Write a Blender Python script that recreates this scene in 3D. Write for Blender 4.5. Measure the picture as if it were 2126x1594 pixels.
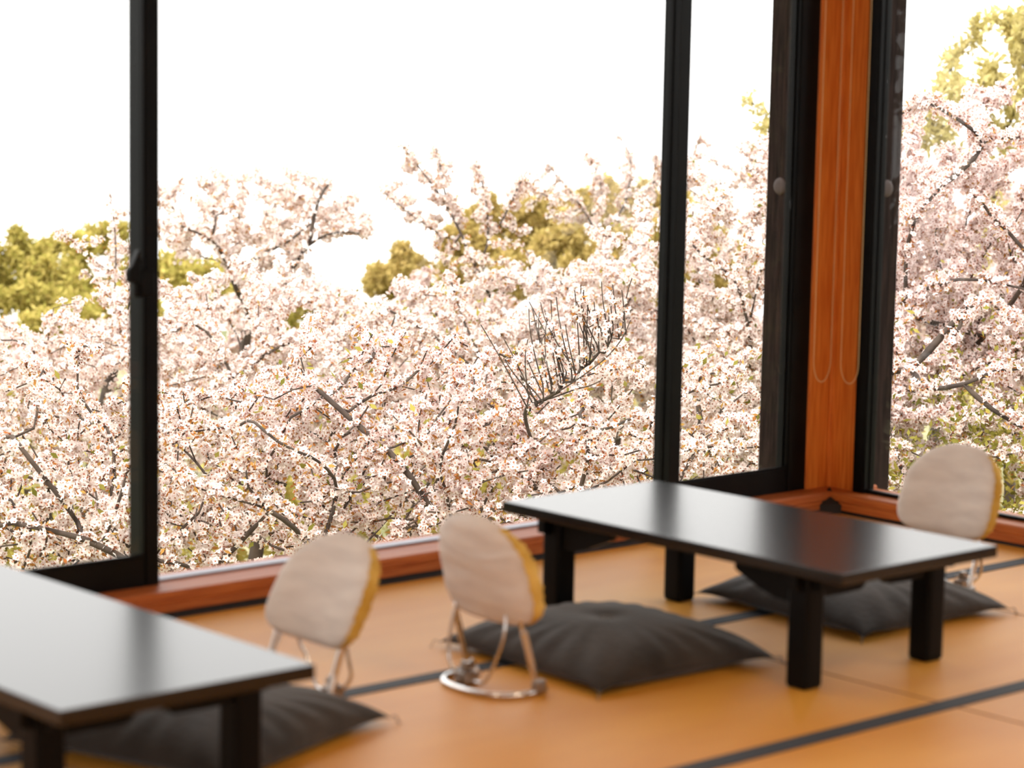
import bpy, bmesh, math, random
import numpy as np
from mathutils import Vector, Matrix
for o in list(bpy.data.objects): bpy.data.objects.remove(o)
S = bpy.context.scene
C = S.collection
rng = np.random.default_rng(11)
random.seed(5)
PI = math.pi

# ------------------------------------------------------------------ camera, sky, lamps, exposure
CAMH = 1.45
FPX = 4978.4
AX = np.array([5637.0, -525.0, FPX]); AX /= np.linalg.norm(AX)       # room X in camera axes
AY = np.array([-4463.0, -712.0, FPX]); AY -= AX * (AX @ AY); AY /= np.linalg.norm(AY)
AZ = np.cross(AX, AY)
ROT = np.array([AX, AY, AZ])                                        # world <- camera (x right, y down, z forward)
cd = bpy.data.cameras.new('camera'); cam = bpy.data.objects.new('camera', cd); C.objects.link(cam)
right, down, fwd = ROT[:, 0], ROT[:, 1], ROT[:, 2]
cam.matrix_world = Matrix([[right[i], -down[i], -fwd[i], (0, 0, CAMH)[i]] for i in range(3)] + [[0, 0, 0, 1]])
cd.sensor_fit = 'HORIZONTAL'; cd.sensor_width = 36; cd.lens = FPX / 2126 * 36
cd.clip_start = 0.05; cd.clip_end = 500
cd.dof.use_dof = True; cd.dof.focus_distance = 12.3; cd.dof.aperture_fstop = 2.9
S.camera = cam

W = bpy.data.worlds.new('overcast'); S.world = W; W.use_nodes = True
bg = W.node_tree.nodes['Background']
bg.inputs[0].default_value = (1.0, 0.99, 0.975, 1); bg.inputs[1].default_value = 2.75
S.view_settings.view_transform = 'Standard'; S.view_settings.look = 'None'
S.view_settings.exposure = 0.0; S.view_settings.gamma = 1.0; S.view_settings.use_curve_mapping = False
sd = bpy.data.lights.new('sun', 'SUN'); so = bpy.data.objects.new('sun', sd); C.objects.link(so)
sd.energy = 3.6; sd.angle = math.radians(12); sd.color = (1, 0.95, 0.88)
so.rotation_euler = Vector((0.75, 0.35, -1.0)).to_track_quat('-Z', 'Y').to_euler()
S.cycles.max_bounces = 10; S.cycles.transparent_max_bounces = 16
S.cycles.sample_clamp_indirect = 6.0


def ray(px, py):
    r = ROT @ np.array([px - 1063.0, py - 797.0, FPX]); return r / np.linalg.norm(r)
def at(px, py, d):                                                   # a point d metres away along a line of sight
    return np.array([0, 0, CAMH]) + ray(px, py) * d

# ------------------------------------------------------------------ materials
def mat(name, col, rough=0.6, metal=0.0, spec=0.5, sheen=0.0):
    m = bpy.data.materials.new(name); m.use_nodes = True
    b = m.node_tree.nodes['Principled BSDF']
    b.inputs['Base Color'].default_value = (*col, 1); b.inputs['Roughness'].default_value = rough
    b.inputs['Metallic'].default_value = metal; b.inputs['Specular IOR Level'].default_value = spec
    if sheen: b.inputs['Sheen Weight'].default_value = sheen
    return m
def N(m, t, **k):
    n = m.node_tree.nodes.new(t)
    for a, v in k.items(): setattr(n, a, v)
    return n
def L(m, a, b): m.node_tree.links.new(a, b)
def noise_color(m, c1, c2, scale, stretch=(1, 1, 1), bump=0.0, detail=6, lo=0.35, hi=0.65, bscale=None, rough=None):
    b = m.node_tree.nodes['Principled BSDF']
    tc = N(m, 'ShaderNodeTexCoord'); mp = N(m, 'ShaderNodeMapping'); mp.inputs['Scale'].default_value = stretch
    L(m, tc.outputs['Object'], mp.inputs[0])
    nz = N(m, 'ShaderNodeTexNoise'); nz.inputs['Scale'].default_value = scale; nz.inputs['Detail'].default_value = detail
    L(m, mp.outputs[0], nz.inputs['Vector'])
    cr = N(m, 'ShaderNodeValToRGB'); e = cr.color_ramp.elements
    e[0].position = lo; e[1].position = hi; e[0].color = (*c1, 1); e[1].color = (*c2, 1)
    L(m, nz.outputs['Fac'], cr.inputs[0]); L(m, cr.outputs[0], b.inputs['Base Color'])
    if bump:
        n2 = nz
        if bscale:
            n2 = N(m, 'ShaderNodeTexNoise'); n2.inputs['Scale'].default_value = bscale; L(m, mp.outputs[0], n2.inputs['Vector'])
        bp = N(m, 'ShaderNodeBump'); bp.inputs['Strength'].default_value = bump; bp.inputs['Distance'].default_value = 0.01
        L(m, n2.outputs['Fac'], bp.inputs['Height']); L(m, bp.outputs[0], b.inputs['Normal'])
    return m

M = {}
M['lacquer'] = noise_color(mat('black_lacquer', (0.004, 0.0035, 0.003), 0.23, spec=0.5), (0.0035, 0.003, 0.003), (0.006, 0.005, 0.0045), 30, bump=0.0)
M['lacquer_leg'] = mat('dark_lacquered_wood', (0.0035, 0.003, 0.0028), 0.4, spec=0.10)
M['sash'] = noise_color(mat('black_aluminium', (0.004, 0.004, 0.005), 0.36, spec=0.16), (0.0025, 0.0025, 0.003), (0.005, 0.005, 0.005), 8)
M['silver'] = mat('silver_strip', (0.30, 0.29, 0.33), 0.45, metal=0.7)
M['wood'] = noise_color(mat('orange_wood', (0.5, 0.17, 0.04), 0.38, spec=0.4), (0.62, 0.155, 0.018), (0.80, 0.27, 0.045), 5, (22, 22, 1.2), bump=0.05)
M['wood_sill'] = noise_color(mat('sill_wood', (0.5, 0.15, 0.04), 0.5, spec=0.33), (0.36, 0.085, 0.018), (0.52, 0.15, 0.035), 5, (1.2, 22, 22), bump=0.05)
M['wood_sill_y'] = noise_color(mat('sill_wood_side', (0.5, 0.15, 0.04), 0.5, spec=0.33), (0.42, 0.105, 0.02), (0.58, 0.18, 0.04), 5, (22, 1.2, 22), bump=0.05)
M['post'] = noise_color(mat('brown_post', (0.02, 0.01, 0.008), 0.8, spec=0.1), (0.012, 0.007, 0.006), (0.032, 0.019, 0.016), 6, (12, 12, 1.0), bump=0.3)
M['dark'] = mat('dark_matte', (0.012, 0.010, 0.010), 0.7)  # plain dark colour for the sill gap strips and the corner wedge
M['heri'] = noise_color(mat('tatami_border_cloth', (0.03, 0.032, 0.036), 0.7, spec=0.3), (0.022, 0.024, 0.030), (0.042, 0.044, 0.052), 300)
M['cover'] = noise_color(mat('beige_cotton', (0.60, 0.50, 0.41), 0.9, spec=0.15), (0.66, 0.59, 0.545), (0.74, 0.67, 0.615), 9, (1, 1, 4), bump=0.25)
M['band'] = noise_color(mat('yellow_edge', (0.72, 0.46, 0.10), 0.9, spec=0.15), (0.50, 0.29, 0.05), (0.70, 0.47, 0.13), 14, bump=0.3)  # yellow colour of the band on one side of each backrest
M['chrome'] = mat('chrome_tube', (0.72, 0.70, 0.68), 0.22, metal=1.0)
M['clamp'] = mat('dull_steel', (0.32, 0.28, 0.25), 0.35, metal=0.9)
M['cushion'] = noise_color(mat('charcoal_brown_cloth', (0.045, 0.038, 0.034), 0.85, spec=0.18, sheen=0.16), (0.024, 0.0195, 0.0165), (0.046, 0.036, 0.030), 7, bump=0.25, bscale=60)
M['thread'] = mat('grey_thread', (0.20, 0.18, 0.16), 0.8)
M['chain'] = mat('brass_bead', (0.95, 0.70, 0.36), 0.4, metal=0.3)
M['plaster'] = noise_color(mat('warm_plaster', (0.7, 0.6, 0.45), 0.9), (0.70, 0.60, 0.46), (0.78, 0.68, 0.54), 12)
M['ceil'] = noise_color(mat('wood_ceiling', (0.4, 0.25, 0.13), 0.7), (0.34, 0.2, 0.1), (0.44, 0.27, 0.14), 5, (1, 20, 20))
M['lamp'] = mat('paper_lamp', (0.9, 0.8, 0.6), 0.8)
M['lamp_reflection'] = mat('lamp_reflection_disc', (0.06, 0.036, 0.03), 0.6)  # brown tone of the lantern reflections, built as discs

# tatami: fine straw ribs plus slow tone drift
def tatami():
    m = mat('tatami_straw', (0.62, 0.33, 0.08), 0.48, spec=0.32)
    noise_color(m, (0.60, 0.250, 0.026), (0.68, 0.315, 0.045), 1.3, (1, 3, 1), detail=8)
    b = m.node_tree.nodes['Principled BSDF']
    tc = N(m, 'ShaderNodeTexCoord'); wv = N(m, 'ShaderNodeTexWave'); wv.bands_direction = 'X'
    wv.inputs['Scale'].default_value = 40; wv.inputs['Distortion'].default_value = 0.4
    L(m, tc.outputs['Object'], wv.inputs['Vector'])
    bp = N(m, 'ShaderNodeBump'); bp.inputs['Strength'].default_value = 0.12; bp.inputs['Distance'].default_value = 0.002
    L(m, wv.outputs['Fac'], bp.inputs['Height']); L(m, bp.outputs[0], b.inputs['Normal'])
    return m
M['tatami'] = tatami()

def glass_mat():
    m = bpy.data.materials.new('window_glass'); m.use_nodes = True; nt = m.node_tree; nt.nodes.clear()
    o = N(m, 'ShaderNodeOutputMaterial'); mx = N(m, 'ShaderNodeMixShader'); tr = N(m, 'ShaderNodeBsdfTransparent')
    gl = N(m, 'ShaderNodeBsdfGlossy'); gl.inputs['Roughness'].default_value = 0.0
    tr.inputs[0].default_value = (0.985, 0.985, 0.98, 1)
    fr = N(m, 'ShaderNodeFresnel'); fr.inputs[0].default_value = 1.22
    L(m, fr.outputs[0], mx.inputs[0]); L(m, tr.outputs[0], mx.inputs[1]); L(m, gl.outputs[0], mx.inputs[2]); L(m, mx.outputs[0], o.inputs[0])
    return m
M['glass'] = glass_mat()

def leafy(name, c1, c2, trans=0.35, rough=0.7):
    m = bpy.data.materials.new(name); m.use_nodes = True; nt = m.node_tree; nt.nodes.clear()
    o = N(m, 'ShaderNodeOutputMaterial'); mx = N(m, 'ShaderNodeMixShader'); mx.inputs[0].default_value = trans
    d = N(m, 'ShaderNodeBsdfDiffuse'); t = N(m, 'ShaderNodeBsdfTranslucent')
    g = N(m, 'ShaderNodeNewGeometry'); cr = N(m, 'ShaderNodeValToRGB'); e = cr.color_ramp.elements
    e[0].color = (*c1, 1); e[1].color = (*c2, 1)
    L(m, g.outputs['Random Per Island'], cr.inputs[0])
    L(m, cr.outputs[0], d.inputs[0]); L(m, cr.outputs[0], t.inputs[0])
    L(m, d.outputs[0], mx.inputs[1]); L(m, t.outputs[0], mx.inputs[2]); L(m, mx.outputs[0], o.inputs[0])
    return m
M['petal'] = leafy('cherry_petal', (0.83, 0.72, 0.67), (0.95, 0.88, 0.84), 0.29)
M['petal_pink'] = leafy('cherry_petal_pink', (0.81, 0.68, 0.65), (0.93, 0.83, 0.80), 0.29)
M['eye'] = leafy('cherry_calyx', (0.34, 0.07, 0.04), (0.60, 0.26, 0.12), 0.2)
M['bronze'] = leafy('bronze_young_leaf', (0.42, 0.14, 0.04), (0.55, 0.36, 0.10), 0.3)
M['green_leaf'] = leafy('fresh_green_leaf', (0.16, 0.16, 0.03), (0.44, 0.38, 0.09), 0.3)
M['olive'] = leafy('olive_gold_leaf', (0.40, 0.31, 0.09), (0.70, 0.54, 0.22), 0.35)
M['olive_green'] = leafy('olive_green_leaf', (0.36, 0.33, 0.07), (0.70, 0.57, 0.19), 0.35)
M['evergreen'] = leafy('evergreen_leaf', (0.035, 0.045, 0.018), (0.075, 0.085, 0.03), 0.15)
M['pale_olive'] = leafy('pale_olive_leaf', (0.50, 0.44, 0.16), (0.78, 0.68, 0.34), 0.4)
M['bark'] = noise_color(mat('cherry_bark', (0.12, 0.085, 0.06), 0.85), (0.035, 0.022, 0.017), (0.085, 0.060, 0.043), 9, bump=0.3)
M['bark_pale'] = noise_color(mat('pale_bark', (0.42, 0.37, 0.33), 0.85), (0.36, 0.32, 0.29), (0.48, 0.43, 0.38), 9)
M['grass'] = noise_color(mat('hillside_grass', (0.3, 0.28, 0.12), 0.95), (0.14, 0.15, 0.05), (0.36, 0.32, 0.18), 0.8, detail=10)

# ------------------------------------------------------------------ mesh helpers
class MB:
    def __init__(s): s.v = []; s.f = []; s.mi = []
    def add(s, vs, fs, mi=0):
        o = len(s.v); s.v += [tuple(map(float, p)) for p in vs]; s.f += [tuple(i + o for i in f) for f in fs]; s.mi += [mi] * len(fs); return s
    def box(s, x0, x1, y0, y1, z0, z1, mi=0):
        return s.add([(x0, y0, z0), (x1, y0, z0), (x1, y1, z0), (x0, y1, z0), (x0, y0, z1), (x1, y0, z1), (x1, y1, z1), (x0, y1, z1)],
                     [(3, 2, 1, 0), (4, 5, 6, 7), (0, 1, 5, 4), (1, 2, 6, 5), (2, 3, 7, 6), (3, 0, 4, 7)], mi)
    def extrude(s, prof, axis, a, b, mi=0):
        # closed 2D profile extruded along axis 0/1/2; profile in the two other axes in order
        def P(p, t):
            return {0: (t, p[0], p[1]), 1: (p[0], t, p[1]), 2: (p[0], p[1], t)}[axis]
        n = len(prof)
        return s.add([P(p, a) for p in prof] + [P(p, b) for p in prof],
                     [tuple(range(n))[::-1], tuple(range(n, 2 * n))] + [(i, (i + 1) % n, n + (i + 1) % n, n + i) for i in range(n)], mi)
    def tube(s, pts, r, n=10, flat=1.0, closed=False, side=(0, 1, 0), mi=0):
        pts = [Vector(p) for p in pts]; K = len(pts); vs = []
        prev = None
        for i, p in enumerate(pts):
            a = pts[(i - 1) % K] if (closed or i > 0) else pts[i]
            b = pts[(i + 1) % K] if (closed or i < K - 1) else pts[i]
            t = (b - a).normalized()
            if prev is None:
                u = Vector(side) - t * t.dot(Vector(side))
                if u.length < 1e-3: u = t.orthogonal()
            else: u = prev - t * t.dot(prev)
            u.normalize(); prev = u; w = t.cross(u)
            rr = r[i] if hasattr(r, '__len__') else r
            for k in range(n):
                q = 2 * PI * k / n; vs.append(p + u * (math.cos(q) * rr * flat) + w * (math.sin(q) * rr))
        fs = []
        for i in range(K if closed else K - 1):
            j = (i + 1) % K
            for k in range(n): fs.append((i * n + k, i * n + (k + 1) % n, j * n + (k + 1) % n, j * n + k))
        if not closed: fs += [tuple(range(n))[::-1], tuple((K - 1) * n + k for k in range(n))]
        return s.add(vs, fs, mi)
    def build(s, name, m, parent=None, smooth=False, bevel=0.0, seg=2):
        me = bpy.data.meshes.new(name); me.from_pydata(s.v, [], s.f)
        ms = m if isinstance(m, (list, tuple)) else [m]
        for x in ms: me.materials.append(x)
        if len(ms) > 1: me.polygons.foreach_set('material_index', s.mi)
        bm = bmesh.new(); bm.from_mesh(me); bmesh.ops.recalc_face_normals(bm, faces=bm.faces); bm.to_mesh(me); bm.free()
        if smooth: me.polygons.foreach_set('use_smooth', [True] * len(me.polygons))
        o = bpy.data.objects.new(name, me); C.objects.link(o)
        if parent: o.parent = parent
        if bevel:
            b = o.modifiers.new('bevel', 'BEVEL'); b.width = bevel; b.segments = seg; b.limit_method = 'ANGLE'; b.angle_limit = math.radians(35)
            me.polygons.foreach_set('use_smooth', [True] * len(me.polygons))
            wn = o.modifiers.new('wn', 'WEIGHTED_NORMAL')
        return o
def smooth_path(pts, sub=8, closed=False):
    P = [Vector(p) for p in pts]; K = len(P); out = []
    rngk = range(K if closed else K - 1)
    for i in rngk:
        g = lambda j: P[j % K] if closed else P[max(0, min(K - 1, j))]
        p0, p1, p2, p3 = g(i - 1), g(i), g(i + 1), g(i + 2)
        for k in range(sub):
            t = k / sub
            out.append(0.5 * ((2 * p1) + (p2 - p0) * t + (2 * p0 - 5 * p1 + 4 * p2 - p3) * t * t + (3 * p1 - p0 - 3 * p2 + p3) * t ** 3))
    if not closed: out.append(P[-1])
    return out
def tag(o, label=None, cat=None, group=None, kind=None):
    if label: o['label'] = label
    if cat: o['category'] = cat
    if group: o['group'] = group
    if kind: o['kind'] = kind
    return o
def struct(o): o['kind'] = 'structure'; return o
def empty(name, loc=(0, 0, 0), rz=0.0):
    o = bpy.data.objects.new(name, None); C.objects.link(o); o.location = loc; o.rotation_euler = (0, 0, rz); o.empty_display_size = 0.1; return o
def copy_tree(o, parent=None):
    c = o.copy(); C.objects.link(c); c.parent = parent
    for ch in [x for x in bpy.data.objects if x.parent == o]: copy_tree(ch, c)
    return c

# ------------------------------------------------------------------ room shell
Y1 = 5.337; X2 = 6.235                    # front faces of the two sills
YW = 5.430; XW = 6.305                    # window planes
ZS = 0.068                                # sill top
ZT = 2.25                                 # window head
XL, YB, ZC = -1.9, -2.1, 2.65
L1, L2, L3 = 5.337, 4.397, 3.447

fl = MB().box(XL, X2 + 0.02, YB, Y1 + 0.02, -0.06, 0.0).build('floor', M['tatami']); struct(fl)
tag(fl, 'golden straw tatami mat floor')
bw = 0.030
hb = MB()
rows = [L2, L3, L3 - 0.95, L3 - 1.90, L3 - 2.85, L3 - 3.8]
for i, y in enumerate(rows): hb.box(XL, X2, y - bw, y + bw, 0.0, 0.0022)
hb.box(XL, X2, L1 - 0.030, L1 - 0.002, 0.0, 0.0022)
hb.build('tatami_border', M['heri'], fl)['label'] = 'dark blue-black cloth borders of the tatami mats'
sm = MB()
yy = [L1] + rows
for i in range(len(yy) - 1):
    for k in range(-5, 2):
        x = 4.48 + 1.9 * k
        if XL < x < X2: sm.box(x - 0.0018, x + 0.0018, yy[i + 1] + bw, yy[i] - bw, 0.0, 0.0012)
sm.box(5.43 - 0.0018, 5.43 + 0.0018, L3 + bw, L2 - bw, 0.0, 0.0012)
sm.build('mat_seam', mat('seam_shadow', (0.20, 0.09, 0.03), 0.9), fl)

# sills (stepped wooden moulding running under each window)
def sill_prof(front, back, s):
    return [(front, 0.012), (front, 0.036), (front + s * 0.004, 0.038), (front + s * 0.004, 0.041), (front, 0.043), (front, ZS - 0.006), (front + s * 0.006, ZS), (back, ZS), (back, 0.012)]
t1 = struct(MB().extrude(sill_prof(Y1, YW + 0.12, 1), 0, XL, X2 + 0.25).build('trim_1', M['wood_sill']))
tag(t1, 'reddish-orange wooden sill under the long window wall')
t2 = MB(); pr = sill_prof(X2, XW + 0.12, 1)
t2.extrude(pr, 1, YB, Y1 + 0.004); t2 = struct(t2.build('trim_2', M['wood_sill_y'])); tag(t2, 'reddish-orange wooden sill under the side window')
g1 = struct(MB().box(XL, X2 + 0.05, Y1 + 0.004, Y1 + 0.10, -0.03, 0.0125).build('gap_shade_back', M['dark'])); tag(g1, 'dark strip for the shade in the gap under the wooden sill')  # dark strip puts the shade of the gap into the colour
g2 = struct(MB().box(X2 + 0.004, X2 + 0.1, YB, Y1, -0.03, 0.0125).build('gap_shade_right', M['dark'])); tag(g2, 'dark strip for the shade in the gap under the side sill')  # same painted gap shade under the side sill
# wooden corner boards
CX, CY = 6.325, 5.425
cb = MB().box(6.213, CX + 0.06, CY, CY + 0.10, ZS - 0.002, ZC)
cb.box(6.208, 6.2135, CY + 0.006, CY + 0.09, ZS, ZC)
struct(cb.build('trim_3', M['wood'], bevel=0.004)); tag(bpy.data.objects['trim_3'], 'orange wooden corner board on the long window side')
cb2 = MB().box(CX - 0.005, CX + 0.055, 5.300, CY - 0.001, ZS - 0.002, ZC)
struct(cb2.build('trim_4', M['wood'], bevel=0.004)); tag(bpy.data.objects['trim_4'], 'orange wooden corner board on the side window side')
bd = MB().box(CX - 0.016, CX - 0.004, CY - 0.013, CY - 0.001, ZS, ZC)
struct(bd.build('trim_5', M['wood'], bevel=0.002)); tag(bpy.data.objects['trim_5'], 'narrow wooden bead in the corner joint')

# walls and ceiling (mostly behind and above the view)
struct(MB().box(XL, XW + 0.5, YW - 0.02, YW + 0.12, ZT, ZC).build('wall_back', M['plaster']))
struct(MB().box(XW, XW + 0.12, YB, CY, ZT, ZC).build('wall_right', M['plaster']))
def wall_open(name, opening, along, c, lo, hi, o0, o1, z0, z1):  # unseen wall with an added glazed opening for fill daylight
    mb = MB(); t0, t1 = (c - 0.12, c)
    def bx(a0, a1, b0, b1):
        mb.box(a0, a1, t0, t1, b0, b1) if along == 'x' else mb.box(t0, t1, a0, a1, b0, b1)
    bx(lo, o0, -0.06, ZC); bx(o1, hi, -0.06, ZC); bx(o0, o1, -0.06, z0); bx(o0, o1, z1, ZC)
    struct(mb.build(name, M['plaster']))
    mb = MB(); n = 4
    for k in range(n + 1):
        q = o0 + (o1 - o0 - 0.04) * k / n; bx(q, q + 0.04, z0, z1)
    bx(o0, o1, z0, z0 + 0.04); bx(o0, o1, z1 - 0.04, z1)
    w = struct(mb.build(opening, M['wood'])); gl = MB()
    gl.box(o0, o1, c - 0.065, c - 0.061, z0, z1) if along == 'x' else gl.box(c - 0.065, c - 0.061, o0, o1, z0, z1)
    gl.build('glass', M['glass'], w)
wall_open('wall_front', 'fill_opening_front', 'x', YB, XL - 0.12, XW + 0.12, XL + 0.8, XW - 0.9, 0.6, 2.1)  # opening added behind the camera, out of view, for daylight fill
wall_open('wall_left', 'fill_opening_left', 'y', XL, YB, YW + 0.12, YB + 0.8, YW - 1.6, 0.6, 2.1)  # opening added in the unseen left wall for daylight fill
struct(MB().box(XL - 0.12, XW + 0.9, YB - 0.12, YW + 0.9, ZC, ZC + 0.1).build('ceiling', M['ceil']))

# ---- long window wall: left sliding sash, fixed centre pane, right sliding sash
def pane(name, x0, x1, y0, y1, z0, z1, parent):
    return MB().box(x0, x1, y0, y1, z0, z1).build(name, M['glass'], parent)
def stile(mb, x0, x1, y0, d):
    mb.box(x0, x1, y0, y0 + d, ZS, ZT)
w1 = MB()
stile(w1, 3.525, 3.566, YW, 0.034)                                # meeting stile, front face
w1.box(3.519, 3.527, YW + 0.006, YW + 0.078, ZS, ZT)              # deep side of the stile
w1.box(3.5271, 3.558, YW + 0.034, YW + 0.078, ZS, ZT)
w1.box(1.60, 3.519, YW, YW + 0.034, ZS, 0.150)                    # bottom rail
w1.box(1.60, 3.519, YW + 0.002, YW + 0.012, 0.150, 0.158)
w1.box(1.60, 3.519, YW, YW + 0.034, ZT - 0.06, ZT); w1.box(1.55, 1.60, YW, YW + 0.034, ZS, ZT)
w1 = struct(w1.build('window_1', M['sash'], bevel=0.0015)); tag(w1, 'black-framed sliding sash at the left of the window wall')
pane('glass', 1.60, 3.519, YW + 0.016, YW + 0.020, 0.15, ZT - 0.06, w1)
lt = MB()
lt.box(3.486, 3.5185, YW - 0.006, YW + 0.0135, 0.858, 0.962)
lt.extrude([(3.500, 0.895), (3.500, 0.985), (3.492, 0.985), (3.472, 0.945), (3.460, 0.935), (3.460, 0.900)], 1, YW - 0.018, YW + 0.004)
lt.box(3.505, 3.545, YW - 0.014, YW - 0.001, 0.862, 0.930)
lt.build('latch', M['sash'], w1, bevel=0.004)['label'] = 'black crescent latch'
w2 = MB()
w2.box(3.567, 5.54, YW + 0.030, YW + 0.075, ZS, ZS + 0.006); w2.box(3.567, 5.54, YW + 0.030, YW + 0.075, ZT - 0.03, ZT)
w2 = struct(w2.build('window_2', M['silver'], bevel=0.001)); tag(w2, 'large fixed centre pane in a thin silver channel')
pane('glass', 3.567, 5.54, YW + 0.050, YW + 0.055, ZS + 0.006, ZT - 0.03, w2)
w3 = MB()
stile(w3, 5.538, 5.588, YW, 0.030)
w3.box(5.534, 5.546, YW + 0.0301, YW + 0.052, ZS, ZT); w3.box(5.540, 5.556, YW + 0.0521, YW + 0.078, ZS, ZT)
w3.box(5.588, 6.11, YW, YW + 0.032, ZS, 0.150); w3.box(5.588, 6.11, YW + 0.004, YW + 0.010, 0.150, 0.157)
w3.box(5.588, 6.11, YW, YW + 0.032, ZT - 0.06, ZT)
stile(w3, 6.118, 6.2075, YW, 0.034); w3.box(6.112, 6.1181, YW + 0.004, YW + 0.036, ZS, ZT); w3.box(6.106, 6.1119, YW + 0.018, YW + 0.045, ZS, ZT)
w3 = struct(w3.build('window_3', M['sash'], bevel=0.0015)); tag(w3, 'black-framed sliding sash beside the wooden corner')
pane('glass', 5.588, 6.106, YW + 0.016, YW + 0.020, 0.15, ZT - 0.06, w3)
# ---- side window
w4 = MB()
w4.box(XW, XW + 0.034, 5.254, 5.299, ZS, ZT)
w4.box(XW + 0.004, XW + 0.040, 5.250, 5.2539, ZS, ZT); w4.box(XW + 0.028, XW + 0.052, 5.2463, 5.2499, ZS, ZT)
w4.box(XW + 0.015, XW + 0.075, YB, 5.246, ZT - 0.04, ZT)
w4.box(XW + 0.012, XW + 0.030, YB, 5.2499, ZS, ZS + 0.013)
w4 = struct(w4.build('window_4', M['sash'], bevel=0.0015)); tag(w4, 'black-framed side window right of the wooden corner')
MB().box(XW + 0.036, XW + 0.060, YB, 5.2459, ZS, ZS + 0.0065).build('sill_strip', M['silver'], w4)['label'] = 'silver strip at the foot of the glass'
MB().box(XW + 0.044, XW + 0.048, YB, 5.2459, ZS + 0.0065, ZT - 0.04).build('glass', M['glass'], w4)

# dark wedge in the floor corner
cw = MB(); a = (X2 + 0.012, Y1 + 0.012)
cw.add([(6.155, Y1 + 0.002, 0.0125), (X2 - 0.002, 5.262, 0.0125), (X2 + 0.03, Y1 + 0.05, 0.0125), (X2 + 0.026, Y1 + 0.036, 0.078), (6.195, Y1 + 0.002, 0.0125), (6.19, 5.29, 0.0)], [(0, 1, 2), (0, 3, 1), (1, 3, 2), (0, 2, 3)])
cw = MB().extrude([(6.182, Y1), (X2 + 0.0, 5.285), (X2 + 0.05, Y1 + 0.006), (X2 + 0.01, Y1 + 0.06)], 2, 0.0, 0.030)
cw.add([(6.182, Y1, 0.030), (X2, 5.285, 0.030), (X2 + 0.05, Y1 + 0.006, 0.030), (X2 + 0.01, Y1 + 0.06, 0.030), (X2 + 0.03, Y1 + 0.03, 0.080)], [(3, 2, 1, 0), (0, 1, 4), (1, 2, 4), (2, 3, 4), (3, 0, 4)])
cw = cw.build('corner_wedge', M['dark'])
tag(cw, 'small dark wedge in the corner where the two wooden sills meet', 'block')

# outside corner post
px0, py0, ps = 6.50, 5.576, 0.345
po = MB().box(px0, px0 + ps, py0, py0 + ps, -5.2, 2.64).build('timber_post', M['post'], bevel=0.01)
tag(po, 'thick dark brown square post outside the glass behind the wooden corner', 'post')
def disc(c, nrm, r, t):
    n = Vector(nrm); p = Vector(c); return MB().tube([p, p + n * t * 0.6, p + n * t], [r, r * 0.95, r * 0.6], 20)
b1 = disc((px0, 5.85, 1.09), (-1, 0, 0), 0.032, 0.006).build('lamp_reflection_disc', M['lamp_reflection'], po, smooth=True)  # disc standing in for a room lantern's reflection in the glass
b2 = disc((6.765, py0, 1.09), (0, -1, 0), 0.032, 0.006).build('lamp_reflection_disc', M['lamp_reflection'], po, smooth=True)  # second disc, for the lantern's reflection in the side pane

# bead chains of the blinds
def chain(name, p_of, w, z0, label):
    mb = MB(); pts = []
    n = 16; r = w / 2
    zs = 2.24
    for k in range(21): pts.append((-r, zs - (zs - z0 - r * 1.8) * k / 20))
    for k in range(1, n): q = PI * k / n; pts.append((-r * math.cos(q), z0 + r * 1.8 * (1 - math.sin(q))))
    for k in range(21): pts.append((r, z0 + r * 1.8 + (zs - z0 - r * 1.8) * k / 20))
    P = [Vector(p_of(a, b)) for a, b in pts]
    mb.tube(P, 0.0008, 5)
    # beads
    s = 0.0; step = 0.0075; i = 0
    cum = [0]
    for a, b in zip(P, P[1:]): cum.append(cum[-1] + (b - a).length)
    d = 0.0; j = 0
    ov = [Vector((0, 0, 1)), Vector((1, 0, 0)), Vector((0, 1, 0)), Vector((-1, 0, 0)), Vector((0, -1, 0)), Vector((0, 0, -1))]
    of = [(0, 1, 2), (0, 2, 3), (0, 3, 4), (0, 4, 1), (5, 2, 1), (5, 3, 2), (5, 4, 3), (5, 1, 4)]
    while d < cum[-1]:
        while cum[j + 1] < d: j += 1
        t = (d - cum[j]) / (cum[j + 1] - cum[j]); c = P[j].lerp(P[j + 1], t)
        mb.add([c + v * 0.0032 for v in ov], of); d += step
    top = Vector(p_of(0, zs)); mb.box(top.x - 0.045, top.x + 0.045, top.y - 0.045, top.y + 0.045, zs - 0.01, ZC)
    o = mb.build(name, M['chain'], smooth=True)
    return tag(o, label, 'blind chain', 'bead chains hanging at the wooden corner')
chain('bead_chain', lambda a, b: (6.213 + a, 5.375, b), 0.088, 0.447, 'beaded blind chain loop hanging in front of the left corner board')
chain('bead_chain', lambda a, b: (6.268, 5.300 - a, b), 0.078, 0.445, 'beaded blind chain loop hanging beside the black side window frame')

# ceiling lamps of the room (out of the picture)
for (x, y) in ((1.2, 2.4), (3.9, 1.5)):
    lf = empty('ceiling_lamp', (x, y, ZC))
    tag(lf, 'square paper ceiling lamp over the %s tatami row' % ('left' if x < 2 else 'right'), 'ceiling lamp')
    MB().box(-0.3, 0.3, -0.3, 0.3, -0.10, 0.0).build('lamp_shade', M['lamp'], lf)
    ld = bpy.data.lights.new('lamp_light', 'AREA'); ld.shape = 'SQUARE'; ld.size = 0.56; ld.energy = 30; ld.color = (1, 0.75, 0.48)
    lo = bpy.data.objects.new('lamp_light', ld); C.objects.link(lo); lo.parent = lf; lo.location = (0, 0, -0.115)

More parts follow.
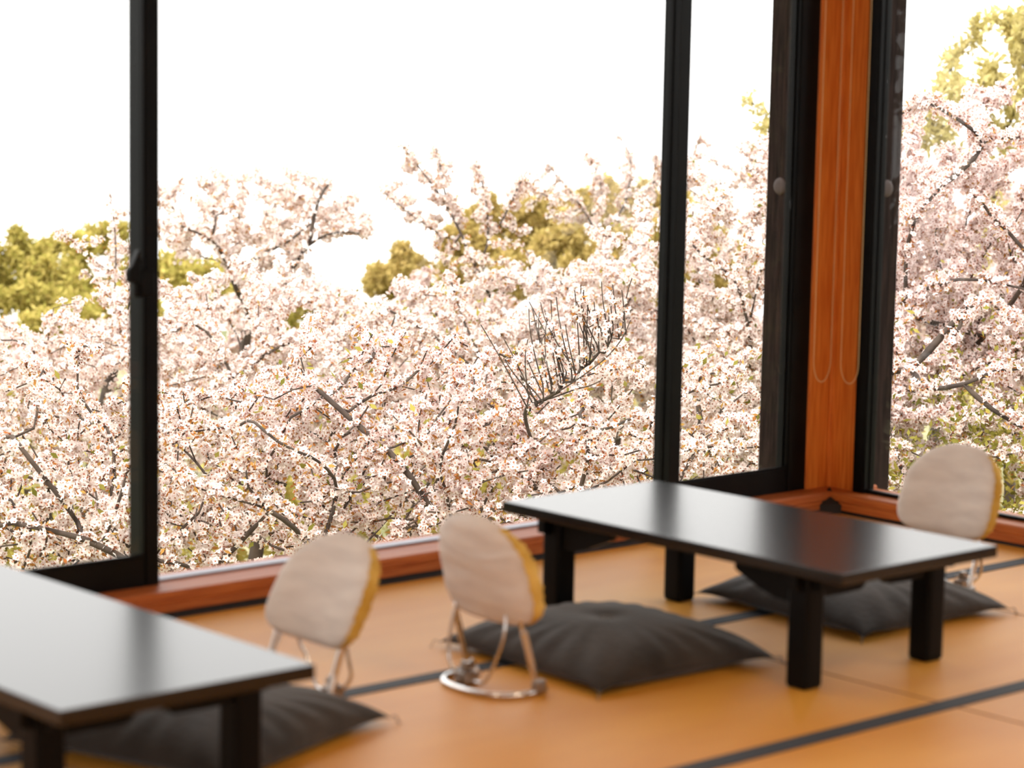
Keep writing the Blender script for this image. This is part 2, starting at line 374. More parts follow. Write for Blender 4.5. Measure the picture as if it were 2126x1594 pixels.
# ------------------------------------------------------------------ tables
TW, TL, TH = 0.595, 1.21, 0.315
def make_table():
    r = empty('low_table')
    MB().box(-TW / 2, TW / 2, -TL / 2, TL / 2, TH - 0.030, TH).build('tabletop', M['lacquer'], r, bevel=0.003)
    lx0, ly0, lw = TW / 2 - 0.030, TL / 2 - 0.130, 0.068
    for sx in (-1, 1):
        for sy in (-1, 1):
            x0, x1 = sorted((sx * lx0, sx * (lx0 - lw))); y0, y1 = sorted((sy * ly0, sy * (ly0 - lw)))
            MB().box(x0, x1, y0, y1, 0.0, TH - 0.0301).build('leg', M['lacquer_leg'], r, bevel=0.012, seg=3)
    zt = TH - 0.0302
    for sy in (-1, 1):                                   # wavy end aprons between each pair of legs
        hw = lx0 + 0.028; zl = zt - 0.062; zh = zt - 0.030
        pr = [(-hw, zt), (-hw, zt - 0.034), (-hw + 0.028, zt - 0.040)]
        pr += [(-lx0 + lw * 0.9, zl)]
        a, b = -0.055, -0.012
        pr += [(a - 0.07, zl - 0.002)]
        for k in range(7): t = k / 6; pr.append((a + (b - a) * t, zl + (zh - zl) * (0.5 - 0.5 * math.cos(PI * t)) ** 0.8))
        for k in range(7): t = 1 - k / 6; pr.append((-(a + (b - a) * t), zl + (zh - zl) * (0.5 - 0.5 * math.cos(PI * t)) ** 0.8))
        pr += [(-a + 0.07, zl - 0.002), (lx0 - lw * 0.9, zl), (hw - 0.028, zt - 0.040), (hw, zt - 0.034), (hw, zt)]
        yc = sy * (ly0 - 0.026)
        MB().extrude(pr, 1, yc - 0.012, yc + 0.012).build('apron', M['lacquer_leg'], r)
    for sx in (-1, 1):                                   # corbel brackets along the long sides
        for sy in (-1, 1):
            o = ly0 + 0.030; i = ly0 - lw - 0.185
            pr = [(o, zt), (o, zt - 0.034), (ly0 - 0.01, zt - 0.040), (ly0 - lw, zt - 0.078), (ly0 - lw - 0.05, zt - 0.074), (ly0 - lw - 0.10, zt - 0.060), (i + 0.01, zt - 0.030), (i, zt - 0.024), (i, zt)]
            xc = sx * (lx0 - 0.024)
            MB().extrude([(sy * a, b) for a, b in pr], 0, xc - 0.011, xc + 0.011).build('bracket', M['lacquer_leg'], r)
    return r
tA = make_table(); tA.location = (4.565, 4.212, 0)
tag(tA, 'black lacquered low table standing near the wooden corner, right of the picture', 'table', 'black low tables')
tB = copy_tree(tA); tB.location = (2.477, 4.262, 0); tB.scale = (0.96, 1, 1)
tB['label'] = 'black lacquered low table at the left, cut off by the picture edge, reflecting the sky'

# ------------------------------------------------------------------ floor cushions
def make_cushion(name, seed, sx, sy, T, label, seam=0.035, worn=False):
    R = np.random.default_rng(seed)
    n = 56; u = np.linspace(-1, 1, n + 1); U, V = np.meshgrid(u, u, indexing='ij')
    ph = R.uniform(0, 6.28, 12); am = R.uniform(0.5, 1, 12)
    ex = 1 - 0.055 * (1 - V ** 2) ** 1.0 * np.abs(U) ** 3; ey = 1 - 0.055 * (1 - U ** 2) * np.abs(V) ** 3
    X = U * sx / 2 * ex; Y = V * sy / 2 * ey
    prof = (np.clip(1 - np.abs(U) ** 2.6, 0, 1) ** 0.62) * (np.clip(1 - np.abs(V) ** 2.6, 0, 1) ** 0.62)
    wr = 0
    for k in range(5):
        an = R.uniform(0, PI); wr = wr + am[k] * np.sin((U * math.cos(an) + V * math.sin(an)) * R.uniform(5, 11) + ph[k] + 1.5 * np.sin(3 * U * am[k + 4] + ph[k + 5]))
    edge = np.maximum(np.abs(U), np.abs(V)) ** 4
    ang = np.arctan2(V, U)
    pk = np.sin(ang * 22 + ph[3]) * edge * (1 - edge) * 4
    D = np.sqrt(U ** 2 + V ** 2)
    top = prof * (T - seam) * (1 - 0.18 * np.exp(-(D / 0.16) ** 2)) + prof * wr * 0.0011 + pk * 0.003
    cor = (np.abs(U) * np.abs(V)) ** 6
    sm_ = seam * (0.35 + 0.5 * (1 - cor))
    zt_ = sm_ + top
    zb = np.maximum(sm_ - prof * seam * 1.6, 0.001)
    vs = []; idx = np.zeros((2, n + 1, n + 1), int)
    for i in range(n + 1):
        for j in range(n + 1): idx[0, i, j] = len(vs); vs.append((X[i, j], Y[i, j], zt_[i, j]))
    for i in range(n + 1):
        for j in range(n + 1):
            if i in (0, n) or j in (0, n): idx[1, i, j] = idx[0, i, j]
            else: idx[1, i, j] = len(vs); vs.append((X[i, j], Y[i, j], zb[i, j]))
    fs = []
    for i in range(n):
        for j in range(n):
            fs.append((idx[0, i, j], idx[0, i + 1, j], idx[0, i + 1, j + 1], idx[0, i, j + 1]))
            fs.append((idx[1, i, j], idx[1, i, j + 1], idx[1, i + 1, j + 1], idx[1, i + 1, j]))
    r = empty(name)
    MB().add(vs, [tuple(int(q) for q in f) for f in fs]).build('cushion_pad', M['cushion'], r, smooth=True)
    for a in (-1, 1):                                     # loose threads at the corners
        for b in (-1, 1):
            mb = MB(); c = Vector((a * sx / 2 * 0.985, b * sy / 2 * 0.985, seam * 0.4))
            for k in range(3):
                q = random.uniform(-0.5, 0.5); d = Vector((a * math.cos(q), b * math.sin(q + 0.8), 0)) * 0.018
                mb.tube(smooth_path([c, c + d * 0.6 + Vector((0, 0, 0.004)), c + d + Vector((0, 0, -0.018)), Vector((c.x + d.x * 1.1, c.y + d.y * 1.1, 0.003))], 5), 0.0010, 5)
            mb.build('tassel', M['thread'], r)
    mb = MB(); zc = float(zt_[n // 2, n // 2]) + 0.001    # centre tie stitches
    for q in (0.2, 1.3, 2.5):
        d = Vector((math.cos(q), math.sin(q), 0)) * 0.022
        mb.tube([Vector((0, 0, zc)) - d + Vector((0, 0, 0.001)), Vector((0, 0, zc + 0.002)), Vector((0, 0, zc)) + d + Vector((0, 0, 0.001))], 0.0011, 5)
    mb.build('centre_tie', M['thread'], r)
    tag(r, label, 'floor cushion', 'dark square floor cushions')
    return r
cA = make_cushion('floor_cushion', 3, 0.600, 0.635, 0.115, 'dark charcoal-brown floor cushion in front of the middle legless-looking chair, half under the right table')
cA['label'] = 'dark charcoal floor cushion beside the middle chair, left of the right-hand table'
cA.location = (4.172, 4.298, 0); cA.rotation_euler = (0, 0, math.radians(-2.5))
cC = make_cushion('floor_cushion', 8, 0.60, 0.655, 0.105, 'dark grey-brown floor cushion beyond the right table, in front of the far right chair')
cC.location = (5.130, 4.300, 0); cC.rotation_euler = (0, 0, math.radians(-3))
cB = make_cushion('floor_cushion', 21, 0.62, 0.62, 0.110, 'dark brown floor cushion set askew, partly under the left-hand table')
cB.location = (2.935, 4.305, 0); cB.rotation_euler = (0, 0, math.radians(20))

# ------------------------------------------------------------------ legless-seat chairs: covered oval back on a chrome floor frame
def make_chair(label, seed, seam_ridge, lean=13, band=-1, z0=0.165, ring=1):
    R = np.random.default_rng(seed); ring_dir = ring
    r = empty('floor_chair')
    Wd, Ht, T, lean = 0.325 if ring > 0 else 0.335, 0.272, 0.052, math.radians(lean)
    def outline(th):
        c, s = math.cos(th), math.sin(th)
        e = 2.25 if s > 0 else 4.2
        k = (abs(c) ** e + abs(s) ** e) ** (-1 / e)
        y, z = k * c, k * s
        y *= 1 + (0.02 - 0.05 * z)
        return y * Wd / 2, z * Ht / 2
    def place(y, z, x):                                   # panel coordinates -> chair coordinates (leaning, slightly wrapped)
        x = x + 0.9 * y * y - 0.0
        zz = z + Ht / 2
        return (x - math.sin(lean) * zz + 0.012, y, z0 + math.cos(lean) * zz + math.sin(lean) * x * 0.3)
    nt, nr = 96, 22
    ph = R.uniform(0, 6.28, 10)
    vs, fs = [], []
    def surf(side):
        base = len(vs)
        for i in range(nr + 1):
            q = i / nr; rr = math.sin(q * PI / 2) ** 0.9
            for j in range(nt):
                th = 2 * PI * j / nt; oy, oz = outline(th); y, z = oy * rr, oz * rr
                x = side * T / 2 * max(0.0, 1 - rr ** 7) ** 0.5
                wv = 0.0016 * math.sin(z * 70 + 6 * y + ph[0] + math.sin(y * 20 + ph[1]) * 1.2) + 0.0012 * math.sin(z * 130 - 14 * y + ph[2]) * (0.5 + 0.5 * math.sin(y * 25 + ph[3]))
                wv += 0.0015 * math.sin(j * 1.7 + ph[4]) * rr ** 8
                x += side * wv * (1 - rr ** 10)
                if seam_ridge and side < 0:
                    zc = 0.035 + 1.6 * (y + 0.02) ** 2
                    x += side * 0.0045 * math.exp(-((z - zc) / 0.0045) ** 2)
                vs.append(place(y, z, x))
        for i in range(nr):
            for j in range(nt):
                a, b = base + i * nt + j, base + i * nt + (j + 1) % nt
                fs.append((a, b, b + nt, a + nt))
    surf(1); surf(-1)
    off = (nr + 1) * nt
    MB().add(vs, fs).build('backrest', M['cover'], r, smooth=True)
    # yellow band round the edge, puckered
    bv, bf = [], []; nb = 7
    t0, t1 = -1.15, 1.02                                  # only the side facing the room's near end
    for j in range(nt + 1):
        q0 = j / nt; th = t0 + (t1 - t0) * q0; oy, oz = outline(th); oy *= band; pk = 0.0012 * math.sin(j * 0.9 + ph[5]) + 0.0012 * math.sin(j * 0.37 + ph[6])
        wd = T * 0.36 * (math.sin(PI * min(1, max(0, q0))) ** 0.45) + 0.0005
        for k in range(nb):
            q = -1 + 2 * k / (nb - 1); bulge = 0.985 + 0.030 * (1 - q * q) * math.sin(PI * q0) ** 0.3 + pk
            bv.append(place(oy * bulge, oz * bulge, q * (wd + pk * 1.5)))
    for j in range(nt):
        for k in range(nb - 1):
            a = j * nb + k; b = (j + 1) * nb + k; bf.append((a, b, b + 1, a + 1))
    MB().add(bv, bf).build('side_band', M['band'], r, smooth=True)['label'] = 'yellow band along one edge of the backrest'
    ly = 0.118
    for s in (-1, 1):                                     # flat chrome legs, leaning forward at the foot
        pts = [(0.004, s * ly, z0 + 0.045), (0.010, s * ly, z0), (0.034, s * (ly + 0.005), 0.085), (0.056, s * (ly + 0.010), 0.014)]
        MB().tube(smooth_path(pts, 5), 0.0052, 12, flat=1.0, side=(1, 0, 0)).build('leg', M['chrome'], r, smooth=True)
        MB().box(-0.009, 0.009, -0.004, 0.004, -0.065, 0.065).build('leg_plate', M['chrome'], bpy.data.objects[-1] if False else r, bevel=0.002)
        pl = [o for o in bpy.data.objects if o.parent == r and o.name.startswith('leg_plate')][-1]
        pl.location = (0.030, s * (ly + 0.006), 0.098); pl.rotation_euler = (0, math.radians(-18), 0)
        MB().box(0.040, 0.074, s * (ly + 0.012) - 0.010, s * (ly + 0.012) + 0.010, 0.004, 0.036).build('foot_bracket', M['clamp'], r, bevel=0.004)
    # floor ring: U tube running back
    ring = [(0.085, -ly - 0.004, 0.008), (0.050, -ly - 0.012, 0.008), (0.0, -ly - 0.010, 0.008), (-0.048, -ly + 0.020, 0.008), (-0.068, -0.055, 0.008), (-0.072, 0.0, 0.008), (-0.068, 0.055, 0.008),
            (-0.048, ly - 0.020, 0.008), (0.0, ly + 0.010, 0.008), (0.050, ly + 0.012, 0.008), (0.085, ly + 0.004, 0.008)]
    if ring_dir < 0: ring = [(0.095 - x, y, z) for x, y, z in ring]
    MB().tube(smooth_path(ring, 6), 0.0075, 12).build('base_ring', M['chrome'], r, smooth=True)
    rod = [(-0.012, -0.085, z0 + 0.03), (-0.022, -0.090, z0 - 0.02), (-0.030, -0.070, 0.08), (-0.026, -0.035, 0.030), (-0.018, 0.0, 0.016), (-0.026, 0.060, 0.022), (-0.032, 0.098, 0.06), (-0.024, 0.100, z0 - 0.03), (-0.012, 0.096, z0 + 0.03)]
    MB().tube(smooth_path(rod, 6), 0.0042, 10).build('prop_rod', M['chrome'], r, smooth=True)
    cl = MB(); cl.box(-0.040, 0.004, 0.030, 0.062, 0.003, 0.034); cl.box(-0.028, -0.008, 0.038, 0.054, 0.034, 0.058)
    cl.tube([(-0.055, 0.046, 0.018), (0.020, 0.046, 0.018)], 0.006, 10); cl.tube([(-0.018, 0.02, 0.04), (-0.018, 0.075, 0.04)], 0.004, 8)
    cl.build('clamp', M['clamp'], r, bevel=0.002)
    tag(r, label, 'floor chair', 'beige-covered floor chairs')
    return r
chA = make_chair('beige cloth-covered floor chair in the middle, seen from behind, on a full chrome base', 4, True, 14, -1)
chA.location = (3.712, 4.240, 0)
chB = make_chair('beige cloth-covered floor chair at the right end of the left-hand table, with yellow edge', 9, False, 27, 1, 0.135, -1)
chB.location = (3.335, 4.420, 0); chB.rotation_euler = (0, 0, PI)
chC = make_chair('beige cloth-covered floor chair beyond the right-hand table, in front of the side window', 15, False, 17, 1, 0.160, -1)
chC.location = (5.535, 4.285, 0); chC.rotation_euler = (0, 0, PI)

# ------------------------------------------------------------------ garden
ZG = -5.2
def gz(s): return ZG - max(0.0, s - 64) * 0.35
def ground():
    n = 60; vs = []; fs = []
    R = np.random.default_rng(1)
    for i in range(n + 1):
        for j in range(n + 1):
            x = -30 + 130 * i / n; y = -30 + 130 * j / n; d = math.hypot(x, y)
            z = ZG + 0.25 * math.sin(x * 0.4) * math.cos(y * 0.33) + gz(d) - ZG
            vs.append((x, y, z))
    for i in range(n):
        for j in range(n): a = i * (n + 1) + j; fs.append((a, a + n + 1, a + n + 2, a + 1))
    o = MB().add(vs, fs).build('ground', M['grass'], smooth=True); struct(o)
ground()

def raw_mesh(name, V, F, mi, mats, parent, smooth=False):
    # V (n,3) float, F (m,4) quads
    me = bpy.data.meshes.new(name); n, m = len(V), len(F)
    me.vertices.add(n); me.vertices.foreach_set('co', np.ascontiguousarray(V, np.float32).ravel())
    k = F.shape[1]
    me.loops.add(m * k); me.loops.foreach_set('vertex_index', np.ascontiguousarray(F, np.int32).ravel())
    me.polygons.add(m); me.polygons.foreach_set('loop_start', np.arange(0, m * k, k, dtype=np.int32))
    for x in mats: me.materials.append(x)
    if mi is not None: me.polygons.foreach_set('material_index', np.ascontiguousarray(mi, np.int32))
    if smooth: me.polygons.foreach_set('use_smooth', np.ones(m, bool))
    me.update(calc_edges=True); me.validate()
    o = bpy.data.objects.new(name, me); C.objects.link(o)
    if parent: o.parent = parent
    return o
def norm(a): return a / np.maximum(np.linalg.norm(a, axis=-1, keepdims=True), 1e-9)

def crown_points(blobs, n, R):
    vol = np.array([b[1][0] * b[1][1] * b[1][2] for b in blobs]); w = vol / vol.sum()
    out = []
    for (c, r), q in zip(blobs, w):
        k = max(8, int(n * q)); d = norm(R.normal(size=(k, 3))); rad = R.uniform(0.15, 1, k) ** (1 / 2.2)
        out.append(np.array(c) + d * rad[:, None] * np.array(r))
    return np.concatenate(out)
def colonize(base, A, D, R, trunk_to, up=0.12, iters=140, limbs=(), jit=0.16):
    # space colonisation: nodes grow towards the attractor points
    base = np.array(base, float); T = np.array(trunk_to, float)
    k = max(2, int(np.linalg.norm(T - base) / (D * 1.5))); t = np.linspace(0, 1, k + 1)[:, None]
    bend = np.sin(t * PI) * np.array([R.normal() * 0.25, R.normal() * 0.25, 0])
    nodes = [p for p in base + (T - base) * t + bend]; par = list(range(-1, k))
    LI, LT = [], []
    for lm in limbs:
        pts = [np.array(p) for p in lm]; q = int(np.argmin([np.linalg.norm(pts[0] - m) for m in nodes[:k + 1] + nodes[k + 1:]])); prev = q
        path = smooth_path([nodes[q]] + pts, 6)[1:]
        for pi_, p in enumerate(path):
            if np.linalg.norm(np.array(p) - nodes[prev]) < D * 0.6: continue
            nodes.append(np.array(p)); par.append(prev); prev = len(nodes) - 1; LI.append(prev); LT.append(pi_ / len(path))
    P = np.array(nodes); par = np.array(par)
    alive = np.ones(len(A), bool)
    d = np.linalg.norm(A[:, None] - P[None], axis=2); nd = d.min(1); ni = d.argmin(1)
    kill = 1.7 * D
    for it in range(iters):
        alive &= nd > kill
        if not alive.any(): break
        ia = np.where(alive)[0]; nn = ni[ia]
        dirs = norm(A[ia] - P[nn])
        u, inv = np.unique(nn, return_inverse=True)
        acc = np.zeros((len(u), 3)); np.add.at(acc, inv, dirs)
        acc = norm(acc) + R.normal(size=acc.shape) * jit; acc[:, 2] += up
        newp = P[u] + norm(acc) * D
        base_i = len(P); P = np.concatenate([P, newp]); par = np.concatenate([par, u])
        dn = np.linalg.norm(A[ia][:, None] - newp[None], axis=2); m = dn.min(1); a = dn.argmin(1)
        better = m < nd[ia]; nd[ia[better]] = m[better]; ni[ia[better]] = base_i + a[better]
        if len(P) > 9000: break
    return P, par, (LI, LT)
def radii(P, par, tip, e=3.1, trunk=0.2):
    n = len(P); r = np.zeros(n)
    for i in range(n - 1, 0, -1):
        if r[i] == 0: r[i] = tip ** e
        r[par[i]] += r[i]
    if r[0] == 0: r[0] = tip ** e
    r = r ** (1 / e)
    return np.minimum(r, trunk)
def tree_mesh(P, par, r, K=5):
    n = len(P); dirv = np.zeros((n, 3)); dirv[1:] = P[1:] - P[par[1:]]; dirv[0] = dirv[1]; dirv = norm(dirv)
    ref = np.array([0.31, 0.17, 0.93]); 
    def rings(c, d, rad):
        a = np.cross(d, ref); bad = np.linalg.norm(a, axis=1) < 0.05; a[bad] = np.cross(d[bad], [1, 0, 0]); a = norm(a); b = np.cross(d, a)
        q = np.arange(K) * 2 * PI / K
        return c[:, None] + rad[:, None, None] * (a[:, None] * np.cos(q)[None, :, None] + b[:, None] * np.sin(q)[None, :, None])
    main = np.full(n, -1); order = np.argsort(r[1:]) + 1
    main[par[order]] = order                                # thickest child last
    i = np.arange(1, n)
    ismain = main[par[i]] == i
    R0 = rings(P, dirv, r).reshape(-1, 3)
    br = i[~ismain]
    R1 = rings(P[par[br]], dirv[br], r[br]).reshape(-1, 3)
    start = np.empty(n, int); start[i[ismain]] = par[i[ismain]] * K; start[br] = n * K + np.arange(len(br)) * K
    end = i * K; st = start[1:]
    k = np.arange(K); k2 = (k + 1) % K
    F = np.stack([st[:, None] + k, st[:, None] + k2, end[:, None] + k2, end[:, None] + k], axis=2).reshape(-1, 4)
    return np.concatenate([R0, R1]), F
def flowers(Pn, Nn, s, R, eye=True):
    n = len(Pn); a = norm(np.cross(Nn, norm(R.normal(size=(n, 3))))); b = np.cross(Nn, a)
    loc = [(0, 0, -0.10)]
    for k in range(5): q = 2 * PI * k / 5; loc.append((0.5 * math.cos(q), 0.5 * math.sin(q), 0.10))
    for k in range(5): q = 2 * PI * (k - 0.5) / 5; loc.append((0.34 * math.cos(q), 0.34 * math.sin(q), 0.03))
    fc = [(0, 6 + k, 1 + k, 6 + (k + 1) % 5) for k in range(5)]; mi = [0] * 5
    if eye:
        e = len(loc); w = 0.13
        loc += [(w, 0, -0.03), (0, w, -0.03), (-w, 0, -0.03), (0, -w, -0.03)]; fc.append((e, e + 1, e + 2, e + 3)); mi.append(1)
        e = len(loc); w = 0.14
        loc += [(w, 0, -0.14), (0, w, -0.14), (-w, 0, -0.14), (0, 0, -0.42)]; fc.append((e, e + 1, e + 2, e + 3)); mi.append(1)
    loc = np.array(loc); V = Pn[:, None] + s[:, None, None] * (a[:, None] * loc[None, :, 0:1] + b[:, None] * loc[None, :, 1:2] + Nn[:, None] * loc[None, :, 2:3])
    nl = len(loc); F = (np.array(fc)[None] + (np.arange(n) * nl)[:, None, None]).reshape(-1, 4)
    return V.reshape(-1, 3), F, np.tile(mi, n)
def leaves(Pn, Nn, ln, wd, R, mi):
    n = len(Pn); a = norm(np.cross(Nn, norm(R.normal(size=(n, 3))))); b = np.cross(Nn, a)
    loc = np.array([(0, 0, 0), (0.45, -0.5, 0.06), (1, 0, 0), (0.45, 0.5, 0.06)])
    V = Pn[:, None] + a[:, None] * (loc[None, :, 0:1] * ln[:, None, None]) + b[:, None] * (loc[None, :, 1:2] * wd[:, None, None]) + Nn[:, None] * (loc[None, :, 2:3] * ln[:, None, None])
    F = (np.arange(4)[None] + (np.arange(n) * 4)[:, None])
    return V.reshape(-1, 3), F, np.full(n, mi)
def merge(parts):
    V, F, I = [], [], []; o = 0
    for v, f, i in parts: V.append(v); F.append(f + o); I.append(i); o += len(v)
    return np.concatenate(V), np.concatenate(F), np.concatenate(I)

def cherry(seed, blobs, base, trunk_to, natt, nclus, label, D=0.16, fsize=0.038, per=8, tip=0.0045, bronze=2.2, pink=False, green=0.0, up=0.1, spread=0.05, trunk=0.16, eye=True, name='cherry_tree', twig=0.022, limbs=(), lr=0.011, cap=0.019):
    R = np.random.default_rng(seed)
    A = crown_points(blobs, natt, R)
    P, par, (LI, LT) = colonize(base, A, D, R, trunk_to, up, limbs=[[at(*q) for q in lm] for lm in limbs])
    r = radii(P, par, tip, trunk=trunk)
    for i_, t_ in zip(LI, LT): r[i_] = max(r[i_], lr * (1 - 0.72 * t_))
    root = empty(name, tuple(base))
    r = np.minimum(r, cap)
    i_ = 1
    zc_ = trunk_to[2]
    for i_ in range(len(P)):
        if i_ > 0 and (par[i_] != i_ - 1 or P[i_][2] > zc_ + 0.02): break
        r[i_] = max(r[i_], 0.13 - 0.08 * (P[i_][2] - base[2]) / max(0.1, zc_ - base[2]))
    V, F = tree_mesh(P - np.array(base), par, r)
    raw_mesh('branches', V, F, None, [M['bark']], root, smooth=True)
    if nclus:
        cand = np.where((r < twig) & (np.arange(len(P)) > 3))[0]
        wts = 1 / (r[cand] + 0.002) ** 1.6; wts /= wts.sum()
        pick = R.choice(cand, nclus, p=wts); t = R.uniform(0, 1, nclus)[:, None]
        cen = P[pick] * t + P[par[pick]] * (1 - t) + R.normal(size=(nclus, 3)) * 0.012
        k = R.poisson(per, nclus) + 1; idx = np.repeat(np.arange(nclus), k); n = len(idx)
        dv = norm(R.normal(size=(n, 3)) + np.array([0, 0, 0.25])); rad = R.uniform(0.35, 1.0, n)[:, None] * spread
        Pn = cen[idx] + dv * rad - np.array(base)
        Nn = norm(dv + R.normal(size=(n, 3)) * 0.45)
        parts = [flowers(Pn, Nn, fsize * R.uniform(0.8, 1.15, n), R, eye)]
        nb = int(nclus * bronze)
        if nb:
            j = R.integers(0, n, nb); parts.append(leaves(cen[idx[j]] - np.array(base) + R.normal(size=(nb, 3)) * 0.02, norm(R.normal(size=(nb, 3))), R.uniform(0.025, 0.05, nb), R.uniform(0.010, 0.02, nb), R, 2))
        ng = int(nclus * green)
        if ng:
            j = R.integers(0, n, ng); parts.append(leaves(Pn[j] + R.normal(size=(ng, 3)) * 0.05, norm(R.normal(size=(ng, 3))), R.uniform(0.035, 0.065, ng), R.uniform(0.018, 0.032, ng), R, 3))
        V, F, I = merge(parts)
        raw_mesh('blossom', V, F, I, [M['petal_pink' if pink else 'petal'], M['eye'], M['bronze'], M['green_leaf']], root)
    tag(root, label, 'tree', 'flowering cherry trees outside')
    return root
def leafy_tree(seed, blobs, base, trunk_to, nleaf, m, label, lsize=0.11, natt=260, D=0.3, name='broadleaf_tree', fill=1.0, group='olive-green trees beyond the cherries', clump=0.16):
    R = np.random.default_rng(seed)
    A = crown_points(blobs, natt, R); P, par, LI = colonize(base, A, D, R, trunk_to, 0.1)
    r = radii(P, par, 0.008, trunk=0.2); root = empty(name, tuple(base))
    V, F = tree_mesh(P - np.array(base), par, r); raw_mesh('branches', V, F, None, [M['bark']], root, smooth=True)
    cand = np.where(r < 0.05)[0]; pick = R.choice(cand, nleaf)
    # leaves gather in shoots round the twigs
    Pn = P[pick] + norm(R.normal(size=(nleaf, 3))) * (R.uniform(0, 1, nleaf)[:, None] ** 0.6) * clump * np.array([1, 1, 1.25]) - np.array(base)
    v, f, i = leaves(Pn, norm(R.normal(size=(nleaf, 3)) + [0, 0, 0.4]), R.uniform(0.7, 1.3, nleaf) * lsize, R.uniform(0.35, 0.5, nleaf) * lsize, R, 0)
    raw_mesh('foliage', v, f, i, [M[m]], root)
    tag(root, label, 'tree', group)
    return root

def B(px, py, d, rx, ry=None, rz=None):
    # crown blob; rx along the line across the view, ry in depth, rz up
    return (at(px, py, d), (rx, ry or rx, rz or rx * 0.6))
def gbase(px, d, off=0.0):
    p = at(px, 900, d); s = math.hypot(p[0], p[1]); z = gz(s) - 0.1
    return (p[0], p[1], z)

# -- near trees, in focus
def grow(seed, px, d, blobs, top, natt, nclus, label, **k):
    cherry(seed, [B(*b) for b in blobs], gbase(px, d), at(*top), natt, nclus, label, **k)
grow(101, 300, 13.2, [(60, 1000, 12.5, 1.3, 1.3, 0.75), (-120, 1100, 12.5, 1.2, 1.2, 0.6), (180, 1120, 12.2, 0.9, 0.9, 0.5)], (290, 1330, 12.8), 1500, 1300,
     'near cherry tree in blossom low at the far left, seen below the left sash', D=0.11, green=0.15,
     limbs=[[(300, 1200, 11.5), (200, 1130, 11.3), (100, 1100, 11.3), (0, 1080, 11.4)], [(170, 1100, 11.4), (130, 1040, 11.3), (60, 950, 11.3), (20, 900, 11.4)], [(210, 1130, 11.4), (240, 1060, 11.3), (270, 960, 11.3)]])
grow(102, 760, 13.6, [(480, 1030, 12.8, 1.2, 1.2, 0.62), (640, 940, 13.2, 1.0, 1.0, 0.5), (340, 980, 13.0, 0.8, 0.9, 0.5)], (740, 1300, 13.2), 1500, 1250,
     'near cherry tree in blossom behind the left chair', D=0.11, green=0.15,
     limbs=[[(640, 1130, 11.8), (560, 1060, 11.5), (480, 1035, 11.4), (395, 1008, 11.4)], [(700, 1020, 12.0), (660, 957, 11.7), (590, 925, 11.6), (520, 870, 11.7)], [(560, 1060, 11.5), (510, 1000, 11.4), (523, 930, 11.4)],
            [(430, 1190, 11.7), (380, 1170, 11.5), (335, 1165, 11.5), (240, 1120, 11.6)]])
grow(103, 1000, 13.4, [(860, 940, 12.8, 1.1, 1.1, 0.75), (760, 820, 13.4, 0.9, 0.9, 0.5), (1000, 1000, 12.6, 1.0, 1.0, 0.55)], (980, 1290, 13.0), 1600, 1350,
     'near cherry tree in blossom behind the middle chair', D=0.11, pink=True, green=0.15,
     limbs=[[(940, 1090, 11.9), (912, 980, 11.6), (860, 905, 11.5), (800, 850, 11.6)], [(908, 970, 11.6), (945, 880, 11.5), (955, 815, 11.5)], [(900, 1060, 12.0), (830, 960, 12.0), (740, 880, 12.1), (650, 800, 12.2)]])
grow(104, 1330, 13.8, [(1260, 920, 13.2, 1.1, 1.1, 0.6), (1130, 850, 13.6, 0.7, 0.9, 0.4), (1420, 900, 13.6, 0.7, 0.8, 0.5)], (1230, 1250, 13.4), 1400, 1150,
     'near cherry tree in blossom behind the back corner of the right table', D=0.11, green=0.15,
     limbs=[[(1180, 1060, 12.1), (1260, 1000, 11.9), (1340, 940, 11.9)], [(1200, 1030, 12.2), (1222, 930, 12.1), (1200, 850, 12.2)]])
grow(105, 1500, 15.6, [(1500, 980, 15.0, 0.9, 0.9, 0.5), (1640, 880, 15.6, 1.0, 1.0, 0.6)], (1490, 1230, 15.4), 700, 850,
     'cherry tree in blossom low behind the right sash, with green leaves', D=0.13, green=0.3, lr=0.03, cap=0.05,
     limbs=[[(1490, 1000, 14.8), (1475, 930, 14.6), (1500, 895, 14.5), (1545, 880, 14.5), (1590, 850, 14.6)], [(1475, 935, 14.6), (1450, 850, 14.6), (1455, 780, 14.6)]])
# -- middle distance
mid = dict(cap=0.035, D=0.17, fsize=0.044, spread=0.07)
grow(111, 90, 19.5, [(60, 800, 18.5, 1.6, 1.6, 0.72), (230, 760, 19.0, 1.1, 1.1, 0.55), (-80, 760, 19, 1.0, 1.0, 0.5)], (100, 1010, 19.0), 900, 1400,
     'pale cherry tree in blossom at the far left, below the olive trees', limbs=[[(95, 860, 17.5), (85, 780, 17.4), (60, 700, 17.4)], [(90, 820, 17.5), (140, 740, 17.4)]], lr=0.016, **mid)
grow(112, 560, 19.5, [(420, 740, 18.5, 1.2, 1.4, 0.8), (540, 690, 19.5, 1.3, 1.3, 0.7), (400, 880, 18, 1.3, 1.3, 0.6), (620, 800, 18.5, 1.2, 1.2, 0.6)], (560, 1000, 19.0), 1400, 2300,
     'dense pale cherry tree in blossom just right of the left black mullion', limbs=[[(530, 900, 17.6), (490, 800, 17.4), (440, 700, 17.5), (380, 660, 17.5)], [(490, 790, 17.4), (560, 730, 17.5), (640, 700, 17.6)]], lr=0.02, **mid)
